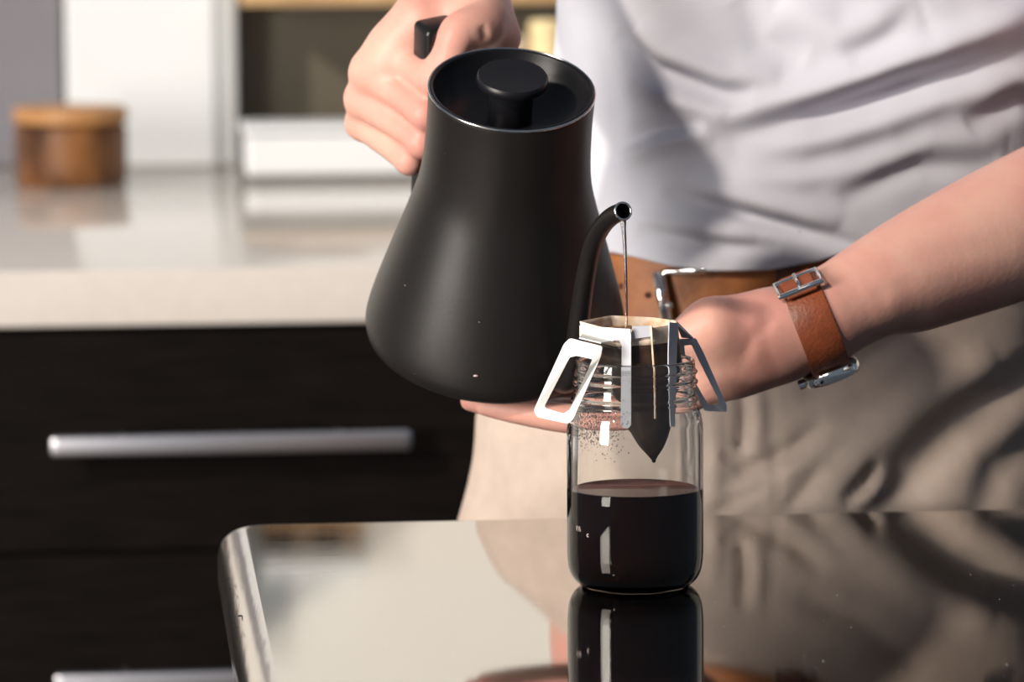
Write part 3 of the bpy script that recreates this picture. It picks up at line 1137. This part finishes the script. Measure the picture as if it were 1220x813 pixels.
# palm, seen from its thumb side, palm up
PM = p3(870, 420, .125)
f.chain([WR, p3(925, 402, .112), p3(865, 420, .125), p3(800, 442, .135)], [.0258, .0242, .0250, .018], k=.012)
f.cap(p3(940, 415, .13), p3(800, 462, .165), .018, .014, k=.015)
f.cap(p3(930, 425, .10), p3(850, 444, .11), .0140, .0150, k=.015)
f.cap(p3(905, 400, .103), p3(850, 412, .099), .0170, .0185, k=.02)
f.cap(p3(925, 396, .100), p3(868, 432, .104), .0150, .0150, k=.02)
f.cap(p3(905, 382, .098), p3(848, 387, .094), .0125, .0145, k=.02)     # thenar mound
# thumb, along behind the drip filter on to the kettle side
f.chain([p3(850, 392, .088), p3(805, 408, .088), p3(777, 418, .094)], [.0160, .0112, .0095], k=.010)
# fingers under the kettle base
BN = az


def under(px, py, Y, r):
    return p3(px, py, Y)


f.chain([p3(815, 462, .118), p3(752, 492, .112), p3(690, 500, .108), p3(628, 492, .112), p3(578, 484, .118)], [.0125, .0100, .0093, .0083, .0062], k=.006, k0=.018)
f.chain([p3(812, 462, .14), p3(745, 486, .135), p3(680, 492, .132), p3(610, 486, .136), p3(560, 478, .142)], [.0125, .0100, .0092, .0083, .0066], k=.005, k0=.018)
f.chain([p3(812, 460, .16), p3(745, 478, .158), p3(680, 483, .157), p3(615, 478, .160), p3(575, 472, .164)], [.012, .0095, .0088, .0080, .0064], k=.005, k0=.018)
f.chain([p3(815, 456, .178), p3(755, 466, .180), p3(700, 470, .181), p3(660, 467, .184)], [.011, .0085, .0078, .0062], k=.005, k0=.018)

# ---- the arm on the kettle handle (person's right arm, on the photo's left)
WL = p3(548, -22, .235)
ELL = np.array([-.10, .37, 1.40])
SHL = np.array([.07, .50, 1.42])
f.cap(SHL, ELL, .052, .044, k=.03)
f.chain([ELL, (ELL * .45 + WL * .55), WL], [.044, .037, .0290], k=.03)
HND = []
mcp = [p3(467, 58, .205), p3(441, 86, .210), p3(433, 118, .217), p3(432, 147, .228)]
for q, r_ in zip(mcp, (.0120, .0122, .0115, .0105)):
    f.cap(p3(556, 8, .225), q, .0165, r_ - .001, k=.012)
    f.cap(q, q, r_ + .0004, r_ + .0004, k=.004)
f.cap(p3(505, 25, .20), p3(470, 75, .20), .020, .016, k=.02)
pip = [p3(515, 98, .168), p3(508, 136, .168), p3(503, 170, .175), p3(488, 192, .188)]
dip = [p3(548, 100, .192), p3(540, 140, .196), p3(535, 165, .202), p3(525, 182, .210)]
ftip = [p3(540, 88, .218), p3(530, 128, .222), p3(525, 152, .226), p3(515, 172, .230)]
for i in range(4):
    r_ = (.0112, .0114, .0108, .0096)[i]
    f.chain([mcp[i], mcp[i] * .5 + pip[i] * .5, pip[i]], [r_ + .0006, r_ - .0006, r_ - .0010], k=.004)
    f.chain([pip[i], dip[i], ftip[i]], [r_ - .0012, r_ - .0022, r_ - .0030], k=.004)
# thumb over the front of the grip
f.chain([WL * .7 + p3(590, 20, .19) * .3, p3(578, 26, .178), p3(548, 40, .162), p3(538, 66, .160)], [.0190, .0158, .0132, .0108], k=.010, k0=.02)
f.cap(p3(560, 10, .20), p3(596, 46, .195), .018, .013, k=.014)
V_, F_ = f.mesh('body')
V_ = relax(V_, F_, 3, .5)
far = np.clip((V_[:, 0] - .20) / .03, 0, 1)[:, None]   # the forearm beyond the watch is smoother
V_ = V_ * (1 - far) + relax(V_, F_, 14, .5) * far
# creases and small relief
uv = proj(V_)
near = (V_[:, 1] < .3)
dis = fold_field(uv, [
    ([(452, 118), (498, 160)], -.0012, 4), ([(440, 150), (490, 182)], -.0010, 4), ([(470, 88), (512, 122)], -.0010, 4),
    ([(574, 30), (580, 48)], -.0016, 5),
    ([(930, 372), (900, 400), (880, 440)], -.0012, 8), ([(1068, 335), (1062, 372)], .0006, 14), ([(1100, 330), (1040, 352)], -.0005, 10),
    ([(1000, 330), (1120, 300), (1210, 290)], -.0010, 14),
]) * near
me = np_mesh('body', V_, F_)
nrm = np.zeros(len(V_) * 3, np.float32)
me.vertices.foreach_get('normal', nrm)
V_ = V_ + nrm.reshape(-1, 3) * dis[:, None]
me.vertices.foreach_set('co', V_.astype(np.float32).ravel())
body = link('body', me, man, 'skin', smooth=True, label='bare forearms and hands')

# ---- hair cap (out of the frame)
hf = Field(axis(.10, .008, .36), axis(.32, .008, .58), axis(1.6, .008, 1.84))
hf.cap(HC + (0, .03, .045), HC + (0, .02, .02), .088, .082, k=.01)
hf.cap(HC + (0, -.08, -.06), HC + (0, -.06, .0), .085, .075, k=.02, cut=True)
hv, hfc = hf.mesh('hair')
link('hair', np_mesh('hair', relax(hv, hfc, 1), hfc), man, 'hair', smooth=True)

# ---- trousers
ZB = [0.60, .80, .90, .94, .97, 1.0, 1.02, 1.06]
CX = [.172, .174, .174, .175, .182, .196, .204, .208]
AX = [.198, .206, .202, .200, .192, .171, .164, .163]
BX = [.115, .125, .122, .118, .115, .112, .110, .108]
CYB = .452


def hips(X, Y, Z):
    cx, a_, b_ = np.interp(Z, ZB, CX), np.interp(Z, ZB, AX), np.interp(Z, ZB, BX)
    nn = 2.35
    q = (np.abs((X - cx) / a_) ** nn + np.abs((Y - CYB) / b_) ** nn) ** (1 / nn)
    d = (q - 1) * b_
    return np.maximum(d, np.maximum(Z - 1.032 - np.maximum(0, X - .13) * .18, .74 - Z))


tf = Field(axis(-.12, .004, .44), axis(.27, .004, .46, .012, .66), axis(.04, .014, .84, .004, 1.10))
tf.blend((-.2, .2, .70), (.5, .7, 1.1), hips, .004)
for s in (-1, 1):
    hx = .15 + s * .092
    tf.chain([(hx, .455, .80), (hx + s * .012, .455, .46), (hx + s * .014, .46, .07)], [.094, .073, .062], k=.05)
tv_, tF = tf.mesh('trousers')
tv_ = relax(tv_, tF, 1)
uv = proj(tv_)
front = np.clip((.47 - tv_[:, 1]) / .04, 0, 1)
tfolds = [
    ([(884, 455), (888, 500), (882, 552)], -.006, 7), ([(899, 455), (903, 500), (900, 552)], .003, 8),
    ([(919, 440), (922, 520), (926, 618)], -.0025, 3), ([(1360, 400), (1230, 448), (1140, 505), (1085, 560), (1035, 640)], -.010, 24),
    ([(1190, 430), (1090, 480), (1010, 560), (975, 618)], .008, 26),
    ([(1048, 545), (1028, 575), (1004, 600)], -.008, 8), ([(1060, 560), (1045, 585), (1012, 607)], .006, 8),
    ([(985, 500), (945, 535), (860, 580)], -.006, 9), ([(1000, 520), (960, 552), (870, 600)], .004, 9),
    ([(935, 560), (900, 585), (850, 612)], -.005, 7), ([(980, 560), (955, 590), (930, 612)], -.005, 8),
    ([(860, 540), (885, 558), (910, 545)], -.004, 6), ([(1300, 480), (1190, 560), (1160, 640)], -.006, 22),
    ([(660, 540), (620, 575), (560, 600)], -.002, 18), ([(590, 500), (600, 550), (590, 610)], .002, 16),
    ([(1100, 380), (1020, 440), (950, 470)], -.005, 14), ([(850, 480), (852, 540), (846, 610)], .003, 10),
]
dis = fold_field(uv, tfolds) * front
dis += np.array([.0015 * noise.noise(Vector(p) * 22) for p in tv_])
me = np_mesh('trousers', tv_, tF)
nrm = np.zeros(len(tv_) * 3, np.float32)
me.vertices.foreach_get('normal', nrm)
me.vertices.foreach_set('co', (tv_ + nrm.reshape(-1, 3) * dis[:, None]).astype(np.float32).ravel())
tro = link('trousers', me, man, 'pants', smooth=True, label='creased khaki trousers')
for s in (-1, 1):
    hx = .15 + s * .106
    sh = Field(axis(hx - .08, .006, hx + .08), axis(.26, .006, .58), axis(-.01, .005, .12))
    sh.cap((hx, .47, .045), (hx, .34, .032), .042, .040, k=.02, flat=(0, 0, 1), squash=.9)
    sh.cap((hx, .47, .045), (hx, .465, .09), .040, .042, k=.02)
    sh.blend((hx - .1, .2, -.1), (hx + .1, .7, .0), lambda X, Y, Z: Z - .0 + 0 * X + 0 * Y, .004, cut=True)
    a_, b_ = sh.mesh('shoe')
    link('shoe', np_mesh('shoe', a_, b_), man, 'belt_dark', smooth=True)


# ---- belt, loop and buckle
def ring_band(name, z0, z1, off, th, a0=0, a1=360, n=160, zf=None):
    v, f_ = [], []
    full = (a1 - a0) >= 360
    m = n if full else n + 1
    for i in range(m):
        a = math.radians(a0 + (a1 - a0) * i / n)
        for z, o_ in ((z0, off), (z1, off), (z1, off + th), (z0, off + th)):
            zm = (z0 + z1) / 2
            cx, ax_, bx = np.interp(zm, ZB, CX), np.interp(zm, ZB, AX) + o_, np.interp(zm, ZB, BX) + o_
            c, s = math.cos(a), math.sin(a)
            nn = 2.35
            x = cx + ax_ * math.copysign(abs(c) ** (2 / nn), c)
            y = CYB + bx * math.copysign(abs(s) ** (2 / nn), s)
            v.append((x, y, z + (zf(x) if zf else 0)))
    for i in range(m if full else m - 1):
        j = (i + 1) % m
        for k in range(4):
            l = (k + 1) % 4
            f_.append((i * 4 + k, j * 4 + k, j * 4 + l, i * 4 + l))
    if not full:
        f_ += [(0, 1, 2, 3), ((m - 1) * 4 + 3, (m - 1) * 4 + 2, (m - 1) * 4 + 1, (m - 1) * 4)]
    return fix(mesh(name, v, f_))


BZ0 = P(770, 388, .335)[2]
BZ1 = BZ0 + .043


def tilt(x):
    return max(0, x - .13) * .18


belt = link('belt', ring_band('belt', BZ0, BZ1, .003, .004, zf=tilt), man, 'belt', label='wide tan leather belt')
autosmooth(belt, 50)
for a in (262, 300):
    bl = link('belt_loop', ring_band('belt_loop', BZ0 - .006, BZ1 + .008, .0075, .0025, a, a + 4.5, 4, zf=tilt), belt, 'belt_dark')


def front_y(x, z, off):
    cx, ax_, bx = np.interp(z, ZB, CX), np.interp(z, ZB, AX) + off, np.interp(z, ZB, BX) + off
    q = max(0, 1 - abs((x - cx) / ax_) ** 2.35)
    return CYB - bx * q ** (1 / 2.35)


def bar(name, pix, r, parent, material, off=.012, sq=1.0):
    pts = []
    for px, py in pix:
        p = P(px, py, .335)
        y = front_y(p[0], p[2], off)
        pts.append(P(px, py, y))
    return link(name, tube(name, pts, r, 12, squash=sq), parent, material, smooth=True)


bar('buckle_frame', [(840, 321), (830, 323), (812, 324), (794, 324), (789, 329), (793, 355), (798, 384), (804, 391), (816, 392)], .0025, belt, 'chrome')
bar('buckle_prong', [(836, 320), (842, 321)], .0034, belt, 'chrome', off=.013)
bar('buckle_bar', [(783, 324), (788, 352), (793, 382)], .0036, belt, 'chrome', off=.014)
link('buckle_knob', lathe('buckle_knob', smooth_prof([(0, -.002), (.002, -.0015), (.0026, 0), (.002, .0015), (0, .002)], 3), 16, mtx=Matrix.Translation(Vector(P(797, 364, .315)))), belt, 'chrome', smooth=True)
for px in (741, 772):
    p = P(px, 341 if px == 741 else 352, .335)
    y = front_y(p[0], p[2], .008)
    link('belt_hole', lathe('belt_hole', [(0, -.0005), (.0022, -.0005), (.0022, .0005), (0, .0005)], 16, mtx=Matrix.Translation(Vector(P(px, 341 if px == 741 else 352, y))) @ Matrix.Rotation(PI / 2, 4, 'X')), belt, 'belt_dark')

# ---- shirt
ZS = [1.045, 1.08, 1.12, 1.20, 1.28, 1.36, 1.42, 1.47]
SX = [.206, .206, .207, .214, .222, .228, .230, .230]
SA = [.180, .180, .180, .184, .192, .205, .185, .075]
SB = [.136, .136, .136, .134, .136, .130, .105, .075]
nu, nv = 420, 230
HEMP = [(600, 304), (729, 308), (760, 313), (800, 321), (843, 325), (917, 323), (975, 312), (1018, 297), (1100, 290), (1400, 290)]
vs = []
zs = np.linspace(0, 1, nv)
us = np.linspace(0, 2 * PI, nu, endpoint=False)
ZZ, UU = np.meshgrid(zs, us, indexing='ij')
zz = 1.05 + (1.47 - 1.05) * ZZ
cx, a_, b_ = np.interp(zz, ZS, SX), np.interp(zz, ZS, SA), np.interp(zz, ZS, SB)
c, s_ = np.cos(UU), np.sin(UU)
nn = 2.25
X = cx + a_ * np.sign(c) * np.abs(c) ** (2 / nn)
Y = .462 + b_ * np.sign(s_) * np.abs(s_) ** (2 / nn)
# hem height follows the photograph's hem line
pp = proj(np.stack([X, Y, zz], -1).reshape(-1, 3))[:, 0].reshape(X.shape)
hemy = np.interp(pp, [h[0] for h in HEMP], [h[1] for h in HEMP])
hemz = CAM[2] - (hemy - 218 * -1) * 0
hz = np.empty_like(X)
row = pp[0]
for j in range(nu):
    hz[:, j] = P(row[j], np.interp(row[j], [h[0] for h in HEMP], [h[1] for h in HEMP]), .325)[2]
Z = hz + (1.47 - hz) * ZZ
pts = np.stack([X, Y, Z], -1).reshape(-1, 3)
uv = proj(pts)
sfolds = [
    ([(840, 150), (900, 132), (1027, 90), (1240, 10)], .012, 20),
    ([(845, 166), (920, 150), (985, 134), (1073, 104), (1240, 60)], -.011, 16),
    ([(880, 190), (1000, 165), (1120, 120), (1240, 95)], .006, 18),
    ([(735, 40), (779, 83), (853, 112), (900, 116)], -.009, 12),
    ([(745, 95), (800, 118), (870, 135)], .006, 14), ([(760, 30), (800, 62), (870, 90), (930, 92)], .008, 15),
    ([(790, 230), (850, 248), (899, 261), (981, 282), (1030, 296)], -.009, 9),
    ([(820, 215), (900, 238), (1000, 268)], .007, 14),
    ([(1000, 240), (1041, 220), (1096, 199), (1190, 197)], -.0055, 15),
    ([(980, 225), (1050, 195), (1110, 170), (1200, 168)], .004, 16),
    ([(735, 195), (790, 172), (850, 158)], .006, 12), ([(730, 175), (780, 155), (840, 150)], -.004, 10),
    ([(860, 180), (960, 190), (1060, 165)], -.003, 16), ([(850, 215), (950, 215), (1050, 195)], .003, 14),
    ([(760, 275), (840, 292), (930, 298)], -.005, 10), ([(750, 255), (830, 272), (900, 285)], .004, 12),
    ([(1290, 125), (1215, 116), (1150, 150)], -.006, 16),
    ([(700, 0), (720, 60), (735, 130), (728, 200)], -.004, 14), ([(930, 0), (1000, 40), (1100, 20)], .006, 24),
    ([(880, 0), (905, 50), (960, 70)], -.005, 18),
    ([(1100, 0), (1060, 40), (1010, 70)], -.0035, 16),
]
frn = np.clip((.50 - pts[:, 1]) / .05, 0, 1)
dis = fold_field(uv, sfolds) * frn + .003 * np.sin(pts[:, 2] * 38 + pts[:, 0] * 22) * (1 - frn)
ctr = np.stack([cx.ravel(), np.full(cx.size, .462), pts[:, 2]], -1)
dirv = pts - ctr
dirv /= np.linalg.norm(dirv, axis=1)[:, None]
pts = pts + dirv * dis[:, None]
pts += dirv * np.array([.0022 * noise.noise(Vector(p) * 14) + .0008 * noise.noise(Vector(p) * 45) for p in pts])[:, None]
fv = []
for i in range(nv - 1):
    for j in range(nu):
        l = (j + 1) % nu
        fv.append((i * nu + j, i * nu + l, (i + 1) * nu + l, (i + 1) * nu + j))
me = np_mesh('t_shirt', pts, np.array(fv))
sh = link('t_shirt', me, man, 'shirt', smooth=True, label='creased white cotton t-shirt')
md = sh.modifiers.new('cloth', 'SOLIDIFY')
md.thickness = .0016
md.offset = -1
# sleeves
for nm, pa, pb in (('sleeve', SHL, ELL), ('sleeve', SH, ELB)):
    d = pb - pa
    e_ = pa + d * .62
    ln = np.linalg.norm(d)
    o = link(nm, tube(nm, [pa + d * t_ for t_ in np.linspace(-.05, .66, 12)], [np.interp(t_, [0, .3, 1], [.062, .072, .068]) + .002 * math.sin(t_ * 19) for t_ in np.linspace(0, 1, 12)], 32, cap=False), sh, 'shirt', smooth=True)
    md = o.modifiers.new('cloth', 'SOLIDIFY')
    md.thickness = .0016

# ================================================================ WATCH
wdir = p3(930, 398, .112) - p3(1010, 366, .113)
wdir /= np.linalg.norm(wdir)
wc_ = p3(968, 386, .107)
upv = np.array([0, 0, 1.0]) - wdir * wdir[2]
upv /= np.linalg.norm(upv)
sdv = np.cross(wdir, upv)                          # sideways (towards or away from the camera)
WM = Matrix(((wdir[0], sdv[0], upv[0], wc_[0]), (wdir[1], sdv[1], upv[1], wc_[1]), (wdir[2], sdv[2], upv[2], wc_[2]), (0, 0, 0, 1)))
wat = empty('wristwatch', wc_, 'wristwatch with cognac leather strap worn under the bare forearm', 'watch')


def ell_ring(name, x0, x1, ra, rb, th, a0=0, a1=360, n=72):
    v, f_ = [], []
    full = a1 - a0 >= 360
    m = n if full else n + 1
    for i in range(m):
        a = math.radians(a0 + (a1 - a0) * i / n)
        for x, o_ in ((x0, 0), (x0, th), (x0 + .001, th + .0004), (x1 - .001, th + .0004), (x1, th), (x1, 0)):
            v.append(WM @ Vector((x, (ra + o_) * math.cos(a), (rb + o_) * math.sin(a))))
    for i in range(m if full else m - 1):
        j = (i + 1) % m
        for k in range(6):
            l = (k + 1) % 6
            f_.append((i * 6 + k, j * 6 + k, j * 6 + l, i * 6 + l))
    return fix(mesh(name, v, f_))


RA, RB = .0285, .0288
o = link('strap', ell_ring('strap', -.0118, .0118, RA, RB, .0024), wat, 'strap'); autosmooth(o, 50)
o = link('strap_keeper', ell_ring('strap_keeper', -.0115, .0115, RA + .0022, RB + .0022, .0016, 40, 56, 8), wat, 'strap')
# buckle on the palm side (top)
fr_ = []
bz = RB + .0040
WB = WM @ Matrix.Rotation(math.radians(24), 4, 'X')
for x, y in ((-.0135, -.009), (.0135, -.009), (.0135, .009), (-.0135, .009), (-.0135, -.009), (.0135, -.009)):
    fr_.append(WB @ Vector((x, y - .004, bz - .0010 * (y / .009))))
bk = link('buckle', tube('buckle', smooth_prof(fr_, 1), .0018, 10), wat, 'chrome'); autosmooth(bk, 50)
link('buckle_prong', tube('buckle_prong', [WB @ Vector((0, -.012, bz + .001)), WB @ Vector((0, .006, bz + .001))], .0011, 8), bk, 'chrome', smooth=True)
link('strap_end', box('strap_end', (.0195, .024, .0022), (0, -.003, bz - .0012), bevel=.0008, mtx=WB), wat, 'strap')
# case beneath the wrist
cm = WM @ Matrix.Translation((0, 0, -(RB - .0012))) @ Matrix.Rotation(PI, 4, 'X')
o = link('watch_case', lathe('watch_case', [(0, 0), (.0155, 0), (.0172, .0012), (.0178, .003), (.0176, .006), (.0168, .0080), (.0162, .0086), (.0160, .0078), (0, .0078)], 64, mtx=cm), wat, 'chrome'); autosmooth(o, 40)
link('watch_dial', lathe('watch_dial', [(0, .0080), (.0158, .0080), (.0158, .0084), (0, .0086)], 48, mtx=cm), o, 'dial')
for s in (-1, 1):
    for s2 in (-1, 1):
        link('lug', box('lug', (.003, .009, .004), (s2 * .0112, s * .0185, .0035), bevel=.001, mtx=cm), o, 'chrome')
link('crown', lathe('crown', [(0, 0), (.003, 0), (.003, .0035), (.0024, .004), (0, .004)], 20, mtx=cm @ Matrix.Translation((.0176, 0, .0045)) @ Matrix.Rotation(PI / 2, 4, 'Y')), o, 'chrome')
